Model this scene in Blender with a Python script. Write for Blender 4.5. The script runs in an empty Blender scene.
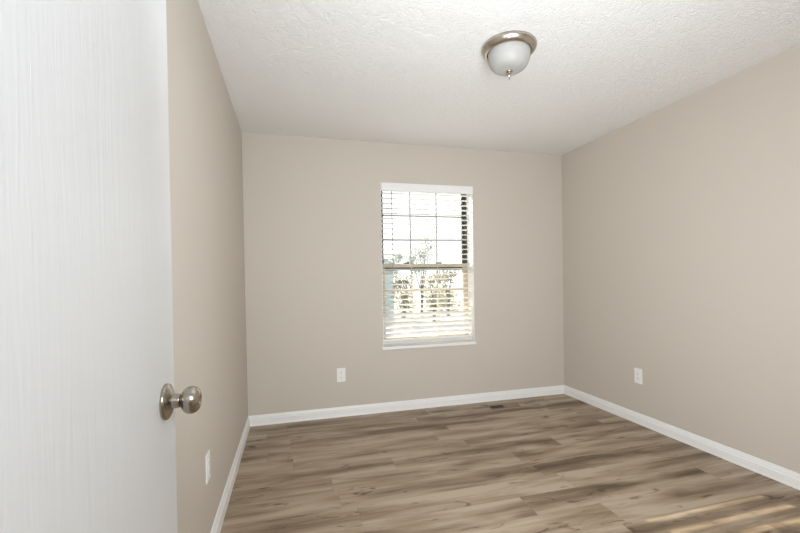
import bpy, bmesh, math, random
from mathutils import Matrix, Vector
random.seed(7)
PI = math.pi
C = bpy.context.scene.collection
S = bpy.context.scene

# ---------------------------------------------------------------- camera
cam = bpy.data.objects.new('camera', bpy.data.cameras.new('camera'))
C.objects.link(cam)
right = Vector((0.9638391, -0.26589744, -0.01768434))
up = Vector((0.02111492, 0.01004853, 0.99972656))
fwd = Vector((0.26564703, 0.96394895, -0.01529957))
m = Matrix((right, up, -fwd)).transposed().to_4x4()
m.translation = Vector((0, 0, 1.1934))
cam.matrix_world = m
cam.data.sensor_width = 36
cam.data.lens = 412.776 / 800 * 36
cam.data.shift_x = -5.52 / 800
cam.data.shift_y = 20.06 / 800
cam.data.clip_start = 0.02
S.camera = cam

# ---------------------------------------------------------------- light, exposure
S.view_settings.view_transform = 'Standard'
S.view_settings.look = 'None'
S.view_settings.gamma = 1
S.view_settings.use_curve_mapping = False
S.view_settings.exposure = 0.17
S.cycles.max_bounces = 14
S.cycles.diffuse_bounces = 8
S.cycles.transparent_max_bounces = 24
S.cycles.sample_clamp_indirect = 6
S.cycles.use_denoising = True
S.cycles.use_light_tree = False

world = bpy.data.worlds.new('sky')
S.world = world
world.use_nodes = True
bg = world.node_tree.nodes['Background']
bg.inputs['Color'].default_value = (0.95, 0.98, 1.0, 1)
bg.inputs['Strength'].default_value = 2.0

def lamp(name, kind, loc, direction, energy, color, **kw):
    d = bpy.data.lights.new(name, kind)
    d.energy = energy
    d.color = color
    for k, v in kw.items():
        setattr(d, k, v)
    o = bpy.data.objects.new(name, d)
    C.objects.link(o)
    o.location = loc
    o.rotation_euler = Vector(direction).to_track_quat('-Z', 'Y').to_euler()
    return o

lamp('sun', 'SUN', (-3, 14, 6), (0.36, -1.0, -0.45), 13.0, (1.0, 0.92, 0.81), angle=0.0055)
# the photographer's flash bounced off the ceiling by the door, then two added fill lamps
lamp('bounce_flash', 'AREA', (0.50, 0.55, 1.65), (0.0, 0.9, 1), 3.5, (0.87, 0.935, 1.0), shape='DISK', size=0.9, spread=2.3)
lamp('near_wall_fill', 'AREA', (0.66, 0.32, 1.2), (0.40, 1, 0.16), 52, (0.92, 0.96, 1.0), shape='RECTANGLE', size=0.9, size_y=1.5, spread=2.58)  # unseen fill added at the near wall for even brightness
lamp('doorway_fill', 'AREA', (0.75, -0.6, 1.8), (-0.62, 1, -0.02), 25, (0.90, 0.95, 1.0), shape='DISK', size=0.8)  # unseen fill added behind the doorway to brighten the open door

# ---------------------------------------------------------------- node helpers
def new_mat(name):
    mt = bpy.data.materials.new(name)
    mt.use_nodes = True
    nt = mt.node_tree
    return mt, nt, nt.nodes['Principled BSDF']

def N(nt, kind, **kw):
    n = nt.nodes.new(kind)
    for k, v in kw.items():
        if k.startswith('i_'):
            key = k[2:]
            n.inputs[int(key) if key.isdigit() else key].default_value = v
        else:
            setattr(n, k, v)
    return n

def math_n(nt, op, a, b=None, c=None):
    n = nt.nodes.new('ShaderNodeMath')
    n.operation = op
    for i, v in enumerate((a, b, c)):
        if v is None:
            continue
        if isinstance(v, (int, float)):
            n.inputs[i].default_value = v
        else:
            nt.links.new(v, n.inputs[i])
    return n.outputs[0]

def noise(nt, vec, scale, detail=2, rough=0.5, dist=0.0):
    n = N(nt, 'ShaderNodeTexNoise')
    n.inputs['Scale'].default_value = scale
    n.inputs['Detail'].default_value = detail
    n.inputs['Roughness'].default_value = rough
    n.inputs['Distortion'].default_value = dist
    nt.links.new(vec, n.inputs['Vector'])
    return n.outputs['Fac']

def mapped(nt, scale):
    tc = N(nt, 'ShaderNodeTexCoord')
    mp = N(nt, 'ShaderNodeMapping')
    mp.inputs['Scale'].default_value = scale
    nt.links.new(tc.outputs['Object'], mp.inputs['Vector'])
    return mp.outputs['Vector']

def ramp(nt, fac, stops, interp='LINEAR'):
    r = N(nt, 'ShaderNodeValToRGB')
    cr = r.color_ramp
    cr.interpolation = interp
    while len(cr.elements) < len(stops):
        cr.elements.new(0.5)
    for e, (p, c) in zip(cr.elements, stops):
        e.position = p
        e.color = (c, c, c, 1) if isinstance(c, (int, float)) else (*c, 1)
    nt.links.new(fac, r.inputs['Fac'])
    return r.outputs['Color']

def bump(nt, b, height, strength, dist):
    n = N(nt, 'ShaderNodeBump')
    n.inputs['Strength'].default_value = strength
    n.inputs['Distance'].default_value = dist
    nt.links.new(height, n.inputs['Height'])
    nt.links.new(n.outputs['Normal'], b.inputs['Normal'])

def plain(name, col, rough=0.5, metal=0.0, vary=0.04, bump_s=0.0, scale=30, spec=0.5):
    mt, nt, b = new_mat(name)
    v = noise(nt, mapped(nt, (1, 1, 1)), scale, 3)
    lo = tuple(c * (1 - vary) for c in col)
    hi = tuple(min(1, c * (1 + vary)) for c in col)
    nt.links.new(ramp(nt, v, [(0.3, lo), (0.7, hi)]), b.inputs['Base Color'])
    b.inputs['Roughness'].default_value = rough
    b.inputs['Metallic'].default_value = metal
    b.inputs['Specular IOR Level'].default_value = spec
    if bump_s:
        bump(nt, b, v, bump_s, 0.002)
    return mt

M = {}
M['paint'] = plain('greige_wall_paint', (0.55, 0.502, 0.442), 0.62, 0, 0.008, 0.03, 220, 0.3)
M['trim'] = plain('white_trim_paint', (0.80, 0.80, 0.79), 0.35, 0, 0.01)
M['white_plastic'] = plain('white_plastic', (0.80, 0.80, 0.78), 0.35, 0, 0.01)
M['blind_rail'] = plain('white_blind_rail', (0.80, 0.80, 0.80), 0.4, 0, 0.01)
M['reveal'] = plain('white_reveal_paint', (0.82, 0.82, 0.80), 0.5, 0, 0.01)
M['tan_frame'] = plain('almond_window_vinyl', (0.42, 0.355, 0.26), 0.45, 0, 0.03)
M['dark_frame'] = plain('dark_track_backlit_sash', (0.045, 0.05, 0.042), 0.5, 0, 0.05)
M['grille'] = plain('grey_window_grille', (0.30, 0.30, 0.30), 0.5, 0, 0.03)
M['slot'] = plain('dark_slot', (0.02, 0.018, 0.016), 0.6)
M['cord'] = plain('grey_white_cord', (0.62, 0.63, 0.64), 0.5)
M['wand'] = plain('clear_grey_wand', (0.34, 0.345, 0.35), 0.3)
M['register'] = plain('brown_register_metal', (0.25, 0.185, 0.13), 0.45, 0.2, 0.04)
M['duct'] = plain('duct_shade', (0.012, 0.010, 0.008), 0.7)
M['brass'] = plain('satin_latch_metal', (0.55, 0.52, 0.47), 0.35, 1.0)
M['hall_paint'] = plain('hall_wall_paint', (0.62, 0.58, 0.53), 0.6, 0, 0.01)

def nickel(name, col, rough):
    mt, nt, b = new_mat(name)
    v = noise(nt, mapped(nt, (30, 30, 900)), 1.0, 2)
    nt.links.new(ramp(nt, v, [(0.2, tuple(c * 0.9 for c in col)), (0.8, col)]), b.inputs['Base Color'])
    b.inputs['Metallic'].default_value = 1
    b.inputs['Roughness'].default_value = rough
    b.inputs['Anisotropic'].default_value = 0.5
    return mt
M['nickel'] = nickel('brushed_nickel', (0.46, 0.42, 0.36), 0.27)
M['nickel_lamp'] = nickel('brushed_nickel_lamp', (0.56, 0.50, 0.43), 0.27)

def slat_mat():
    mt, nt, b = new_mat('white_vinyl_slat')
    v = noise(nt, mapped(nt, (3, 120, 120)), 1.0, 2)
    nt.links.new(ramp(nt, v, [(0.3, (0.73, 0.73, 0.72)), (0.7, (0.77, 0.77, 0.76))]), b.inputs['Base Color'])
    b.inputs['Roughness'].default_value = 0.42
    tr = N(nt, 'ShaderNodeBsdfTranslucent')
    tr.inputs['Color'].default_value = (0.85, 0.84, 0.80, 1)
    mx = N(nt, 'ShaderNodeMixShader')
    mx.inputs[0].default_value = 0.10
    nt.links.new(b.outputs[0], mx.inputs[1])
    nt.links.new(tr.outputs[0], mx.inputs[2])
    nt.links.new(mx.outputs[0], nt.nodes['Material Output'].inputs['Surface'])
    return mt
M['slat'] = slat_mat()

def glass_mat():
    mt, nt, b = new_mat('clear_window_glass')
    nt.nodes.remove(b)
    t = N(nt, 'ShaderNodeBsdfTransparent')
    t.inputs['Color'].default_value = (0.97, 0.98, 0.97, 1)
    g = N(nt, 'ShaderNodeBsdfGlossy')
    g.inputs['Roughness'].default_value = 0.02
    f = N(nt, 'ShaderNodeFresnel')
    f.inputs['IOR'].default_value = 1.35
    mx = N(nt, 'ShaderNodeMixShader')
    nt.links.new(f.outputs[0], mx.inputs[0])
    nt.links.new(t.outputs[0], mx.inputs[1])
    nt.links.new(g.outputs[0], mx.inputs[2])
    nt.links.new(mx.outputs[0], nt.nodes['Material Output'].inputs['Surface'])
    return mt
M['glass'] = glass_mat()

def frosted_mat():
    mt, nt, b = new_mat('frosted_white_glass')
    v = noise(nt, mapped(nt, (1, 1, 1)), 9, 4, 0.6, 1.2)
    nt.links.new(ramp(nt, v, [(0.3, (0.36, 0.355, 0.338)), (0.7, (0.43, 0.424, 0.405))]), b.inputs['Base Color'])
    b.inputs['Roughness'].default_value = 0.5
    b.inputs['Subsurface Weight'].default_value = 0.0
    return mt
M['frosted'] = frosted_mat()

def ceiling_mat():
    mt, nt, b = new_mat('textured_white_ceiling')
    b.inputs['Base Color'].default_value = (0.80, 0.80, 0.79, 1)
    b.inputs['Roughness'].default_value = 0.8
    b.inputs['Specular IOR Level'].default_value = 0.2
    vec = mapped(nt, (1, 1, 1))
    n1 = noise(nt, vec, 26, 3, 0.55, 1.6)
    ridge = math_n(nt, 'SUBTRACT', 1.0, math_n(nt, 'MULTIPLY', math_n(nt, 'ABSOLUTE', math_n(nt, 'SUBTRACT', n1, 0.5)), 6.0))
    ridge = math_n(nt, 'MAXIMUM', ridge, 0.0)
    n2 = noise(nt, vec, 90, 2, 0.5)
    h = math_n(nt, 'ADD', ridge, math_n(nt, 'MULTIPLY', n2, 0.35))
    bump(nt, b, h, 0.52, 0.005)
    return mt
M['ceiling'] = ceiling_mat()

def door_mat():
    mt, nt, b = new_mat('white_embossed_door')
    b.inputs['Base Color'].default_value = (0.74, 0.75, 0.76, 1)
    b.inputs['Roughness'].default_value = 0.38
    vec = mapped(nt, (1, 1, 0.05))
    g = noise(nt, vec, 75, 4, 0.6, 0.8)
    bump(nt, b, g, 0.24, 0.004)
    return mt
M['door'] = door_mat()

def floor_mat():
    mt, nt, b = new_mat('wood_plank_floor')
    W, L = 0.178, 1.22
    tc = N(nt, 'ShaderNodeTexCoord')
    sp = N(nt, 'ShaderNodeSeparateXYZ')
    nt.links.new(tc.outputs['Object'], sp.inputs[0])
    X, Y = sp.outputs[0], sp.outputs[1]
    ys = math_n(nt, 'DIVIDE', math_n(nt, 'ADD', Y, -0.034), W)
    row = math_n(nt, 'FLOOR', ys)
    fy = math_n(nt, 'SUBTRACT', ys, row)
    w1 = N(nt, 'ShaderNodeTexWhiteNoise', noise_dimensions='1D')
    nt.links.new(row, w1.inputs['W'])
    xs = math_n(nt, 'ADD', math_n(nt, 'DIVIDE', X, L), math_n(nt, 'MULTIPLY', w1.outputs['Value'], 7.3))
    col = math_n(nt, 'FLOOR', xs)
    fx = math_n(nt, 'SUBTRACT', xs, col)
    cv = N(nt, 'ShaderNodeCombineXYZ')
    nt.links.new(row, cv.inputs[0]); nt.links.new(col, cv.inputs[1])
    w2 = N(nt, 'ShaderNodeTexWhiteNoise', noise_dimensions='2D')
    nt.links.new(cv.outputs[0], w2.inputs['Vector'])
    rnd = w2.outputs['Value']
    def stretched(sx, sy, k):
        c = N(nt, 'ShaderNodeCombineXYZ')
        nt.links.new(math_n(nt, 'ADD', math_n(nt, 'MULTIPLY', X, sx), math_n(nt, 'MULTIPLY', rnd, k)), c.inputs[0])
        nt.links.new(math_n(nt, 'MULTIPLY', Y, sy), c.inputs[1])
        nt.links.new(math_n(nt, 'MULTIPLY', rnd, k * 1.7), c.inputs[2])
        return c.outputs[0]
    band = noise(nt, stretched(1.5, 8.5, 41), 1.0, 3, 0.5, 0.7)       # broad dark streaks
    along = noise(nt, stretched(1.3, 2.0, 29), 1.0, 2, 0.5)
    mid = noise(nt, stretched(2.6, 30, 23), 1.0, 4, 0.6, 0.4)
    fine = noise(nt, stretched(7, 190, 13), 1.0, 3, 0.6)
    knot = noise(nt, stretched(5.0, 17, 61), 1.0, 2, 0.5, 1.1)
    tone = math_n(nt, 'ADD', math_n(nt, 'MULTIPLY', band, 0.92),
                  math_n(nt, 'ADD', math_n(nt, 'MULTIPLY', mid, 0.52), math_n(nt, 'MULTIPLY', fine, 0.20)))
    tone = math_n(nt, 'ADD', tone, math_n(nt, 'MULTIPLY', math_n(nt, 'SUBTRACT', rnd, 0.5), 0.10))
    # heartwood: a dark feathered streak along the middle of the board, coming and going
    mid_y = math_n(nt, 'ADD', 0.5, math_n(nt, 'MULTIPLY', math_n(nt, 'SUBTRACT', along, 0.5), 0.9))
    dy = math_n(nt, 'ABSOLUTE', math_n(nt, 'SUBTRACT', fy, mid_y))
    heart = math_n(nt, 'MAXIMUM', math_n(nt, 'SUBTRACT', 1.0, math_n(nt, 'MULTIPLY', dy, 2.6)), 0.0)
    heart = math_n(nt, 'MULTIPLY', heart, math_n(nt, 'MAXIMUM', math_n(nt, 'SUBTRACT', math_n(nt, 'MULTIPLY', along, 2.2), 0.75), 0.0))
    tone = math_n(nt, 'SUBTRACT', math_n(nt, 'ADD', tone, 0.035), math_n(nt, 'MULTIPLY', heart, 0.46))
    kn = math_n(nt, 'MULTIPLY', math_n(nt, 'MAXIMUM', math_n(nt, 'SUBTRACT', knot, 0.635), 0.0), 3.2)
    tone = math_n(nt, 'SUBTRACT', tone, kn)
    colr = ramp(nt, tone, [(0.40, (0.085, 0.057, 0.034)), (0.60, (0.180, 0.129, 0.083)),
                           (0.78, (0.300, 0.228, 0.155)), (0.98, (0.42, 0.345, 0.26))])
    # seams: wear groove between planks
    ex = math_n(nt, 'MULTIPLY', math_n(nt, 'MINIMUM', fx, math_n(nt, 'SUBTRACT', 1.0, fx)), L)
    ey = math_n(nt, 'MULTIPLY', math_n(nt, 'MINIMUM', fy, math_n(nt, 'SUBTRACT', 1.0, fy)), W)
    e = math_n(nt, 'MINIMUM', ex, ey)
    seam = math_n(nt, 'LESS_THAN', e, 0.0009)
    mx = N(nt, 'ShaderNodeMix', data_type='RGBA')
    nt.links.new(math_n(nt, 'MULTIPLY', seam, 0.3), mx.inputs['Factor'])
    nt.links.new(colr, mx.inputs['A'])
    mx.inputs['B'].default_value = (0.06, 0.04, 0.028, 1)
    nt.links.new(mx.outputs['Result'], b.inputs['Base Color'])
    b.inputs['Roughness'].default_value = 0.48
    b.inputs['Specular IOR Level'].default_value = 0.4
    h = math_n(nt, 'SUBTRACT', math_n(nt, 'MULTIPLY', fine, 0.3), math_n(nt, 'MULTIPLY', seam, 0.8))
    bump(nt, b, h, 0.25, 0.001)
    return mt
M['floor'] = floor_mat()

def leaf_mat(name, c1, c2):
    mt, nt, b = new_mat(name)
    v = noise(nt, mapped(nt, (1, 1, 1)), 3.0, 3)
    col = ramp(nt, v, [(0.35, c1), (0.65, c2)])
    nt.links.new(col, b.inputs['Base Color'])
    b.inputs['Roughness'].default_value = 0.6
    tr = N(nt, 'ShaderNodeBsdfTranslucent')
    nt.links.new(col, tr.inputs['Color'])
    mx = N(nt, 'ShaderNodeMixShader')
    mx.inputs[0].default_value = 0.35
    nt.links.new(b.outputs[0], mx.inputs[1])
    nt.links.new(tr.outputs[0], mx.inputs[2])
    nt.links.new(mx.outputs[0], nt.nodes['Material Output'].inputs['Surface'])
    return mt
M['leaf_grey'] = leaf_mat('grey_green_leaves', (0.26, 0.30, 0.27), (0.46, 0.50, 0.46))
M['leaf_tan'] = leaf_mat('olive_tan_leaves', (0.24, 0.215, 0.14), (0.46, 0.43, 0.32))
M['bark'] = plain('grey_bark', (0.16, 0.13, 0.11), 0.9, 0, 0.3, 0.3, 14)
M['lawn'] = plain('dry_lawn', (0.40, 0.395, 0.34), 0.95, 0, 0.25, 0.2, 6)
M['siding'] = plain('pale_blue_siding', (0.42, 0.50, 0.53), 0.7, 0, 0.05)
M['shingle'] = plain('grey_shingle', (0.30, 0.31, 0.32), 0.9, 0, 0.2)

# ---------------------------------------------------------------- mesh helpers
def obj(name, bm, mt, parent=None, smooth=False, loc=None, bevel=0):
    bmesh.ops.recalc_face_normals(bm, faces=bm.faces)
    me = bpy.data.meshes.new(name)
    bm.to_mesh(me)
    bm.free()
    me.materials.append(M[mt] if isinstance(mt, str) else mt)
    o = bpy.data.objects.new(name, me)
    C.objects.link(o)
    if parent:
        o.parent = parent
    if loc:
        o.location = loc
    if smooth:
        for p in me.polygons:
            p.use_smooth = True
    if bevel:
        mod = o.modifiers.new('bevel', 'BEVEL')
        mod.width = bevel
        mod.segments = 2
        mod.limit_method = 'ANGLE'
    return o

def tag(o, label, cat, group=None, kind=None):
    o['label'] = label
    o['category'] = cat
    if group:
        o['group'] = group
    if kind:
        o['kind'] = kind
    return o

def thing(name, label, cat, loc=(0, 0, 0), rotz=0, group=None):
    o = bpy.data.objects.new(name, None)
    C.objects.link(o)
    o.location = loc
    o.rotation_euler = (0, 0, rotz)
    return tag(o, label, cat, group)

def box(lo, hi, bm=None):
    bm = bm or bmesh.new()
    lo, hi = Vector(lo), Vector(hi)
    v = [bm.verts.new((x, y, z)) for x in (lo.x, hi.x) for y in (lo.y, hi.y) for z in (lo.z, hi.z)]
    for f in ((0, 1, 3, 2), (4, 6, 7, 5), (0, 4, 5, 1), (2, 3, 7, 6), (0, 2, 6, 4), (1, 5, 7, 3)):
        bm.faces.new([v[i] for i in f])
    return bm

def holed(us, ws, holes, t0, t1, axis):
    """slab of a u-w grid with the cells in holes left open; axis = thickness axis ('x' or 'y')."""
    bm = bmesh.new()
    def P(u, w, t):
        return (u, t, w) if axis == 'y' else ((t, u, w) if axis == 'x' else (u, w, t))
    g = {}
    def V(i, j, k):
        if (i, j, k) not in g:
            g[(i, j, k)] = bm.verts.new(P(us[i], ws[j], (t0, t1)[k]))
        return g[(i, j, k)]
    nu, nw = len(us) - 1, len(ws) - 1
    solid = lambda i, j: 0 <= i < nu and 0 <= j < nw and (i, j) not in holes
    for i in range(nu):
        for j in range(nw):
            if not solid(i, j):
                continue
            for k in (0, 1):
                bm.faces.new([V(i, j, k), V(i + 1, j, k), V(i + 1, j + 1, k), V(i, j + 1, k)])
            for (di, dj, a, b_) in ((-1, 0, (i, j), (i, j + 1)), (1, 0, (i + 1, j), (i + 1, j + 1)),
                                    (0, -1, (i, j), (i + 1, j)), (0, 1, (i, j + 1), (i + 1, j + 1))):
                if not solid(i + di, j + dj):
                    bm.faces.new([V(*a, 0), V(*b_, 0), V(*b_, 1), V(*a, 1)])
    return bm

def lathe(profile, axis='z', seg=48, origin=(0, 0, 0)):
    """profile: (a, r) list along the axis; r = 0 closes to a point."""
    bm = bmesh.new()
    o = Vector(origin)
    rings = []
    for a, r in profile:
        ring = []
        n = 1 if r < 1e-6 else seg
        for k in range(n):
            t = 2 * PI * k / seg
            c, s = r * math.cos(t), r * math.sin(t)
            p = (c, s, a) if axis == 'z' else (a, c, s)
            ring.append(bm.verts.new(o + Vector(p)))
        rings.append(ring)
    for A, B in zip(rings, rings[1:]):
        for k in range(seg):
            a0, a1 = A[k % len(A)], A[(k + 1) % len(A)]
            b0, b1 = B[k % len(B)], B[(k + 1) % len(B)]
            vs = []
            for q in (a0, a1, b1, b0):
                if q not in vs:
                    vs.append(q)
            if len(vs) > 2:
                bm.faces.new(vs)
    for ring in (rings[0], rings[-1]):
        if len(ring) > 2:
            bm.faces.new(ring)
    return bm

def tube(p0, p1, r0, r1=None, seg=8, bm=None):
    bm = bm or bmesh.new()
    r1 = r0 if r1 is None else r1
    p0, p1 = Vector(p0), Vector(p1)
    q = (p1 - p0).to_track_quat('Z', 'Y')
    R_ = []
    for p, r in ((p0, r0), (p1, r1)):
        R_.append([bm.verts.new(p + q @ Vector((r * math.cos(2 * PI * k / seg), r * math.sin(2 * PI * k / seg), 0))) for k in range(seg)])
    for k in range(seg):
        bm.faces.new([R_[0][k], R_[0][(k + 1) % seg], R_[1][(k + 1) % seg], R_[1][k]])
    bm.faces.new(R_[0]); bm.faces.new(R_[1])
    return bm

def struct(name, bm, mt, label, cat, **kw):
    return tag(obj(name, bm, mt, **kw), label, cat, kind='structure')

# ---------------------------------------------------------------- room shell
XL, XR, YN, YB, H = -0.373, 2.686, 0.19, 3.656, 2.44
TW = 0.115                         # partition thickness
YO = YB + 0.20                     # outer face of the back wall
WX0, WX1, WZ0, WZ1 = 0.790, 1.690, 0.592, 2.080
HY = -1.25                         # back of the hall behind the camera
HX0, HX1 = -1.0, 1.6
DX0, DX1, DZ = -0.262, 0.525, 2.05 # doorway

struct('floor', holed([HX0, XR + TW], [HY, YO], set(), -0.06, 0, 'z'), 'floor',
       'grey-brown wood plank floor with dark streaks running parallel to the window wall', 'floor')
struct('ceiling', holed([HX0, XR + TW], [HY, YO], set(), H, H + 0.06, 'z'), 'ceiling',
       'white textured ceiling above the empty room', 'ceiling')
struct('wall_back', holed([XL - TW, WX0, WX1, XR + TW], [0, WZ0 - 0.027, WZ1, H], {(1, 1)}, YB, YO, 'y'), 'paint',
       'beige end wall with the window in it', 'wall')
struct('wall_left', holed([YN, YB], [0, H], set(), XL - TW, XL, 'x'), 'paint',
       'beige wall on the left behind the open door', 'wall')
struct('wall_right', holed([YN, YB], [0, H], set(), XR, XR + TW, 'x'), 'paint',
       'beige wall on the right with one outlet and no opening', 'wall')
struct('wall_front', holed([HX0, DX0 - 0.02, DX1 + 0.02, XR + TW], [0, DZ + 0.02, H], {(1, 0)}, YN - TW, YN, 'y'), 'paint',
       'beige near wall with the doorway the camera looks through', 'wall')
# the hall the camera stands in, a U of three walls
bm = bmesh.new()
pts = [(HX0, YN - TW), (HX0, HY), (HX1, HY), (HX1, YN - TW)]
out = [(HX0 - TW, YN - TW), (HX0 - TW, HY - TW), (HX1 + TW, HY - TW), (HX1 + TW, YN - TW)]
vv = [[bm.verts.new((x, y, z)) for z in (0, H)] for x, y in pts + out]
for i in range(3):
    bm.faces.new([vv[i][0], vv[i + 1][0], vv[i + 1][1], vv[i][1]])
    bm.faces.new([vv[i + 4][0], vv[i + 5][0], vv[i + 5][1], vv[i + 4][1]])
    bm.faces.new([vv[i][1], vv[i + 1][1], vv[i + 5][1], vv[i + 4][1]])
    bm.faces.new([vv[i][0], vv[i + 1][0], vv[i + 5][0], vv[i + 4][0]])
for i in (0, 3):
    bm.faces.new([vv[i][0], vv[i][1], vv[i + 4][1], vv[i + 4][0]])
struct('wall_hall', bm, 'hall_paint', 'pale hallway walls behind the doorway', 'wall')

# baseboards: moulded profile, mitred in the corners
BP = [(0, 0), (0.017, 0), (0.0175, 0.006), (0.0155, 0.014), (0.0155, 0.052), (0.0115, 0.058), (0.0115, 0.066),
      (0.0075, 0.075), (0.006, 0.083), (0.003, 0.0855), (0, 0.0855)]
def baseboard(name, p0, p1, inward, m0, m1, label):
    p0, p1, inw = Vector(p0), Vector(p1), Vector(inward)
    d = (p1 - p0).normalized()
    bm = bmesh.new()
    A = [bm.verts.new(p0 + inw * t + d * (t if m0 else 0) + Vector((0, 0, z))) for t, z in BP]
    B = [bm.verts.new(p1 + inw * t - d * (t if m1 else 0) + Vector((0, 0, z))) for t, z in BP]
    n = len(BP)
    for k in range(n):
        bm.faces.new([A[k], A[(k + 1) % n], B[(k + 1) % n], B[k]])
    bm.faces.new(A); bm.faces.new(B)
    struct(name, bm, 'trim', label, 'baseboard')
baseboard('baseboard_back', (XL, YB, 0), (XR, YB, 0), (0, -1, 0), True, True, 'white moulded baseboard along the window wall')
baseboard('baseboard_left', (XL, YN, 0), (XL, YB, 0), (1, 0, 0), False, True, 'white moulded baseboard along the left wall past the door')
baseboard('baseboard_right', (XR, YN, 0), (XR, YB, 0), (-1, 0, 0), False, True, 'white moulded baseboard along the right wall')

# doorway lining (out of the photo, behind the door's hinge line): jamb and room-side casing
struct('trim_1', holed([DX0 - 0.02, DX0, DX1, DX1 + 0.02], [0, DZ, DZ + 0.02], {(1, 0)}, YN - TW, YN, 'y'), 'trim',
       'white jamb lining the doorway', 'door jamb')
struct('trim_2', holed([DX0 - 0.07, DX0 - 0.012, DX1 + 0.012, DX1 + 0.07], [0, DZ + 0.012, DZ + 0.07], {(1, 0)}, YN, YN + 0.014, 'y'), 'trim',
       'white casing around the doorway on the near wall', 'door casing')

# ---------------------------------------------------------------- window
wroot = bpy.data.objects.new('window_1', None)
C.objects.link(wroot)
wroot.location = (0, 0, 0)
tag(wroot, 'double-hung window with grilles, dark tracks and an almond lower sash, behind the blind', 'window', kind='structure')
YF = 3.792                          # room side of the frame
# white painted reveal lining (jambs and head), and the sill board
obj('reveal', holed([WX0 - 0.0005, WX0 + 0.003, WX1 - 0.003, WX1 + 0.0005], [WZ0, WZ1 - 0.003, WZ1 + 0.0005], {(1, 0)}, YB - 0.0005, YO, 'y'), 'reveal', wroot)
obj('window_sill', box((WX0 - 0.012, YB - 0.016, WZ0 - 0.026), (WX1 + 0.010, YF, WZ0)), 'trim', wroot, bevel=0.003)
obj('frame', holed([WX0 + .003, WX0 + .034, WX1 - .020, WX1 - .003], [WZ0, WZ0 + .03, WZ1 - .012, WZ1 - .003], {(1, 1)}, YF, YO - .005, 'y'), 'dark_frame', wroot)
MEET = 1.346
def sash(name, x0, x1, z0, z1, y0, y1, st, rb, rt, mt, gm, gw):
    s = obj(name, holed([x0, x0 + st, x1 - st, x1], [z0, z0 + rb, z1 - rt, z1], {(1, 1)}, y0, y1, 'y'), mt, wroot, bevel=0.002)
    ym = (y0 + y1) / 2
    ix0, ix1, iz0, iz1 = x0 + st, x1 - st, z0 + rb, z1 - rt
    obj('pane', box((ix0 - .004, ym - .002, iz0 - .004), (ix1 + .004, ym + .002, iz1 + .004)), 'glass', s)
    # grille: one lattice of two uprights and two cross bars
    dx, dz = (ix1 - ix0) / 3, (iz1 - iz0) / 3
    us, ws = [ix0], [iz0]
    for k in (1, 2):
        us += [ix0 + dx * k - gw / 2, ix0 + dx * k + gw / 2]
        ws += [iz0 + dz * k - gw / 2, iz0 + dz * k + gw / 2]
    us.append(ix1); ws.append(iz1)
    holes = {(i, j) for i in (0, 2, 4) for j in (0, 2, 4)}
    obj('grille', holed(us, ws, holes, ym - .012, ym - .004, 'y'), gm, s)
    return s
sash('upper_sash', WX0 + .034, WX1 - .020, MEET - .058, WZ1 - .010, YF + .036, YF + .062, .022, .058, .026, 'dark_frame', 'grille', .015)  # dark colour puts the sash's backlit look into its material
lo = sash('lower_sash', WX0 + .006, WX1 - .004, WZ0 + .004, MEET + .004, YF - .008, YF + .030, .050, .055, .034, 'tan_frame', 'tan_frame', .014)
lo['label'] = 'almond tan lower sash'
for px in (1.055, 1.385):
    k = box((px - .030, YF - .004, MEET + .004), (px + .030, YF + .024, MEET + .012))
    box((px - .010, YF - .002, MEET + .012), (px + .034, YF + .010, MEET + .018), k)
    obj('sash_lock', k, 'dark_frame', lo, bevel=0.001)

# ---------------------------------------------------------------- blind
blind = thing('window_blind', 'white horizontal slat blind hanging in the window, its lower slats closing', 'blind', (1.24, 3.712, 2.0))
bx = lambda lo, hi: box(Vector(lo) - Vector(blind.location), Vector(hi) - Vector(blind.location))
BX0, BX1 = WX0 + .010, WX1 - .012
obj('head_rail', bx((BX0, 3.684, 2.022), (BX1, 3.742, 2.072)), 'white_plastic', blind)
va = obj('valance', bx((WX0 + .004, 3.640, 2.006), (WX1 - .002, 3.654, 2.077)), 'blind_rail', blind, bevel=0.003)
def tilt(z):
    pts = [(0.60, 54), (0.82, 49), (0.89, 41), (0.93, 22), (1.0, 15), (1.1, 11), (1.2, 10), (1.35, 6), (1.6, 4), (2.1, 3)]
    for (a, ta), (b, tb) in zip(pts, pts[1:]):
        if z <= b:
            return math.radians(ta + (tb - ta) * (z - a) / (b - a))
    return 0
PITCH = 0.0468
z = 1.997
k = 0
slat_me = None
while z > 0.67:
    if slat_me is None:
        o = obj('slat', box((BX0 - 1.24, -.025, -.0014), (BX1 - 1.24, .025, .0014)), 'slat', blind, bevel=0.001)
        slat_me = o
    else:
        o = slat_me.copy()
        C.objects.link(o)
        o.parent = blind
    o.location = (0, 0, z - 2.0)
    o.rotation_euler = (-tilt(z) + random.uniform(-.015, .015), random.uniform(-.0012, .0012), 0)   # room edge tips up
    z -= PITCH
br = obj('bottom_rail', box((BX0 - 1.24, -.028, -.008), (BX1 - 1.24, .028, .008)), 'blind_rail', blind, bevel=0.003)
br.location = (0, -0.004, 0.6270 - 2.0)
br.rotation_euler = (math.radians(-42), 0, 0)
for cx in (0.94, 1.24, 1.54):
    for sy in (-1, 1):
        obj('ladder_cord', tube((cx - 1.24, sy * .0275, 0.03), (cx - 1.24, sy * .0275, 0.64 - 2.0), .0007, seg=5), 'cord', blind)
w = tube((0.893 - 1.24, -.040, 0.012), (0.900 - 1.24, -.040, -.72), .0042, seg=6)
wd = obj('tilt_wand', w, 'wand', blind, smooth=True)
obj('wand_tip', tube((0.900 - 1.24, -.040, -.72), (0.9005 - 1.24, -.040, -.76), .0062, .0048, seg=8), 'white_plastic', wd, smooth=True)

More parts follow.
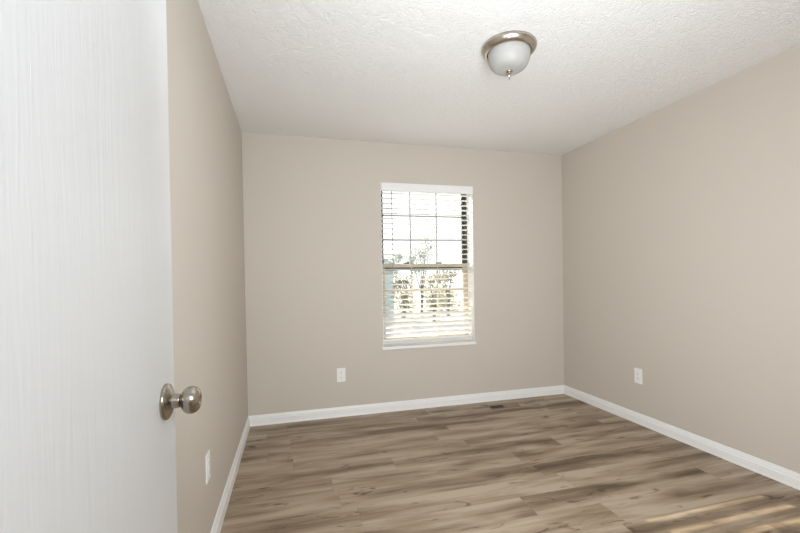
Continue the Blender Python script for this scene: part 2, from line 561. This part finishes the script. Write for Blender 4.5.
# ---------------------------------------------------------------- door (open, seen from the hall side)
az = math.radians(2.0)
dE = Vector((-0.2485, 0.986, 0))                 # free edge of the visible face
dd = Vector((math.sin(az), math.cos(az), 0))     # along the door, away from the hinges
DW, DT, DH = 0.765, 0.035, 2.032
hinge = dE - dd * DW
door = struct('door_1', box((-DT, 0, 0.012), (0, DW, DH)), 'door',
              'white embossed slab door standing open at the left with a nickel knob', 'door', bevel=0.0015)
door.location = hinge - Vector((0.0030, 0, 0))
door.rotation_euler = (0, 0.0042, -az)      # hangs a touch out of plumb
KY, KZ = DW - 0.060, 0.958
def knob(sign):
    pr = lambda pts: [(sign * a, r) for a, r in pts]
    org = (0 if sign > 0 else -DT, KY, KZ)
    hb = obj('door_knob', lathe(pr([(.010, .0), (.010, .0145), (.013, .0148), (.0265, .0138), (.028, .0134), (.0285, .0095), (.033, .0085), (.033, 0)]), 'x', 40, org), 'nickel', door, True)
    obj('rosette', lathe(pr([(0, 0), (0, .0358), (.0035, .0362), (.0055, .0352), (.0065, .0335), (.0095, .028), (.0122, .0205), (.0138, .0165), (.0145, .0140), (.0145, 0)]), 'x', 56, org), 'nickel', hb, True)
    ball = [(.0300, 0), (.0300, .010), (.0315, .0165), (.035, .0225), (.040, .0262), (.046, .0278), (.052, .0272), (.057, .0250),
            (.0610, .0215), (.0635, .0170), (.0648, .0115), (.0642, .0075), (.0625, .0055), (.0615, 0)]
    obj('knob', lathe(pr(ball), 'x', 56, org), 'nickel', hb, True)
knob(1)
knob(-1)
obj('latch_plate', box((-DT / 2 - .0125, DW - .0005, KZ - .028), (-DT / 2 + .0125, DW + .0012, KZ + .028)), 'brass', door)
for hz in (0.25, 1.02, 1.80):
    obj('hinge', tube((-DT - .004, -.004, hz - .045), (-DT - .004, -.004, hz + .045), .006, seg=12), 'brass', door, True)

# ---------------------------------------------------------------- ceiling light
LC = (1.15, 2.0, H)
cl = thing('ceiling_light', 'flush ceiling light with brushed nickel ring, frosted dome and pointed finial', 'ceiling light', LC)
obj('rim', lathe([(0, 0), (0, .1380), (-.005, .1385), (-.0065, .1430), (-.010, .1452), (-.015, .1450), (-.021, .1425), (-.028, .1375), (-.034, .1310), (-.039, .1255),
                  (-.041, .1200), (-.041, .1165), (-.038, .1145), (-.030, .1140), (-.030, 0)], 'z', 72), 'nickel_lamp', cl, True)
dome = [(-.031, 0), (-.031, .1115), (-.042, .1115)]
for i in range(1, 17):
    t = i / 16 * PI / 2
    dome.append((-.042 - .093 * math.sin(t), .1115 * max(0, math.cos(t)) ** 0.5))
dome[-1] = (-.135, 0)
obj('glass_shade', lathe(dome, 'z', 72), 'frosted', cl, True)
obj('finial', lathe([(-.131, 0), (-.132, .0170), (-.136, .0195), (-.140, .0175), (-.144, .0105), (-.147, .0070), (-.149, .0060), (-.152, .0085), (-.156, .0095),
                     (-.161, .0080), (-.165, .0050), (-.171, .0042), (-.178, .0030), (-.184, 0)], 'z', 28), 'nickel_lamp', cl, True)

# ---------------------------------------------------------------- outlets
def outlet(label, loc, rotz):
    t = thing('wall_outlet', label, 'outlet', loc, rotz, 'white duplex wall outlets')
    bm = holed([-.038, .038], [-.0605, .0605], set(), -.0055, 0, 'y')
    obj('cover_plate', bm, 'white_plastic', t, bevel=0.002)
    for sz in (-1, 1):
        r = bmesh.new()
        ring = []
        for kx in range(24):
            a = 2 * PI * kx / 24
            ring.append((max(-.0145, min(.0145, .0175 * math.cos(a))), .0165 * math.sin(a) * .9 + sz * .0195))
        A = [r.verts.new((x, -.0075, zz)) for x, zz in ring]
        B = [r.verts.new((x, -.004, zz)) for x, zz in ring]
        for q in range(24):
            r.faces.new([A[q], A[(q + 1) % 24], B[(q + 1) % 24], B[q]])
        r.faces.new(A); r.faces.new(B)
        rec = obj('receptacle', r, 'white_plastic', t)
        for sx, hh in ((-.0064, .0075), (.0064, .0062)):
            obj('slot', box((sx - .001, -.0079, sz * .0195 + .003 - hh / 2), (sx + .001, -.0070, sz * .0195 + .003 + hh / 2)), 'slot', rec)
        obj('slot', tube((0, -.0079, sz * .0195 - .0075), (0, -.0070, sz * .0195 - .0075), .0022, seg=10), 'slot', rec)
    obj('screw', tube((0, -.0066, 0), (0, -.0050, 0), .003, seg=12), 'blind_rail', t)
    return t
outlet('white wall outlet below and left of the window', (0.404, YB, 0.368), 0)
outlet('white wall outlet on the right wall above its baseboard', (XR, 2.708, 0.387), -PI / 2)
outlet('white wall outlet on the left wall beyond the open door', (XL, 1.965, 0.392), PI / 2)

# ---------------------------------------------------------------- floor register
reg = thing('floor_register', 'brown metal floor register near the window wall, left half open and dark', 'floor vent', (1.888, 3.462, 0))
RW, RD = .150, .050
obj('frame', holed([-RW, -RW + .011, -.005, .005, RW - .011, RW], [-RD, -RD + .010, RD - .010, RD], {(1, 1), (3, 1)}, 0, .004, 'z'), 'register', reg, bevel=0.0012)
obj('duct_shade_sheet', box((-RW + .012, -RD + .011, .0003), (RW - .012, RD - .011, .0009)), 'duct', reg)  # near-black sheet standing in for the shade inside the duct
for side in (-1, 1):
    for q in range(9):
        cx = side * (.0145 + q * .0142)
        lv = obj('louver', box((-.0066, -RD + .0095, -.0004), (.0066, RD - .0095, .0004)), 'register', reg)
        lv.location = (cx, 0, .0028)
        lv.rotation_euler = (0, 0, 0)
        if side < 0:
            lv.scale = (0.07, 1, 1)

# ---------------------------------------------------------------- outside
struct('ground', holed([-30, 40], [YO, 70], set(), -0.5, -0.25, 'z'), 'lawn', 'pale sunlit ground outside the window', 'ground')

def clump(bm, c, rad, n, size):
    c = Vector(c)
    for _ in range(n):
        d = Vector((random.gauss(0, 1), random.gauss(0, 1), random.gauss(0, 1))).normalized()
        p = c + Vector((d.x * rad[0], d.y * rad[1], d.z * rad[2])) * (random.random() ** 0.45)
        u = Vector((random.gauss(0, 1), random.gauss(0, 1), random.gauss(0, 1))).normalized()
        v = u.orthogonal().normalized()
        s = size * random.uniform(.6, 1.3)
        q = [p - u * s, p + v * s * .5, p + u * s, p - v * s * .5]
        bm.faces.new([bm.verts.new(x) for x in q])

def tree(name, label, cat, base, h, lobes, mt, n, size, group=None):
    t = thing(name, label, cat, base, 0, group)
    bm = bmesh.new()
    tube((0, 0, 0), (0.05, 0, h * .55), .07, .04, 8, bm)
    for (lx, ly, lz, *_r) in lobes:
        tube((0.02, 0, h * .3), (lx, ly, lz), .03, .008, 6, bm)
    obj('trunk', bm, 'bark', t)
    f = bmesh.new()
    tot = sum(r[3] ** 2 for r in lobes)
    for lx, ly, lz, rx, rz in lobes:
        clump(f, (lx, ly, lz), (rx, rx, rz), int(n * rx ** 2 / tot), size)
    obj('foliage', f, mt, t)
    return t
G = -0.25
tree('ornamental_tree', 'tallest grey-green tree seen through the middle upper panes', 'tree', (4.95, 15.6, G), 2.9,
     [(0, 0, 2.45, .5, .32), (.22, 0, 2.95, .28, .32), (-.4, 0, 2.25, .32, .26), (.42, .1, 2.75, .22, .22), (-.1, 0, 1.9, .45, .3)], 'leaf_grey', 620, .07)
tree('ornamental_tree', 'lower grey-green tree left of the tallest one', 'tree', (3.95, 16.4, G), 2.5,
     [(0, 0, 2.25, .45, .32), (.35, 0, 2.4, .3, .22), (-.35, 0, 2.1, .35, .28), (0, 0, 1.8, .45, .3)], 'leaf_grey', 560, .07)
sh = [(3.78, 14.0, 'olive shrub beside the shed, seen through the left panes of the lower sash', 1.75),
      (4.62, 13.2, 'olive shrub in front of the tallest tree, seen through the middle panes', 1.80),
      (5.45, 14.0, 'tan shrub right of the trees, seen through the right panes', 1.98),
      (6.30, 13.2, 'tan shrub half hidden by the right edge of the window', 2.02)]
for sx, sy, lab, hh in sh:
    tree('garden_shrub', lab, 'shrub', (sx, sy, G), hh,
         [(0, 0, .95, .42, .5), (.15, 0, hh - .35, .33, .3), (-.15, 0, hh - .4, .33, .3), (.05, 0, .55, .42, .45)], 'leaf_tan', 1000, .055, 'shrubs beyond the window')
hs = thing('garden_shed', 'pale blue-grey shed seen low through the left window panes', 'shed', (2.85, 14.6, G))
obj('wall', box((-.75, 0, 0), (.72, 1.4, 1.72)), 'siding', hs)
rf = bmesh.new()
prof = [(-.85, 1.70), (.82, 1.70), (.82, 1.75), (-.015, 2.05), (-.85, 1.75)]
A = [rf.verts.new((x, -.08, zz)) for x, zz in prof]
B = [rf.verts.new((x, 1.48, zz)) for x, zz in prof]
for q in range(5):
    rf.faces.new([A[q], A[(q + 1) % 5], B[(q + 1) % 5], B[q]])
rf.faces.new(A); rf.faces.new(B)
obj('roof', rf, 'shingle', hs)
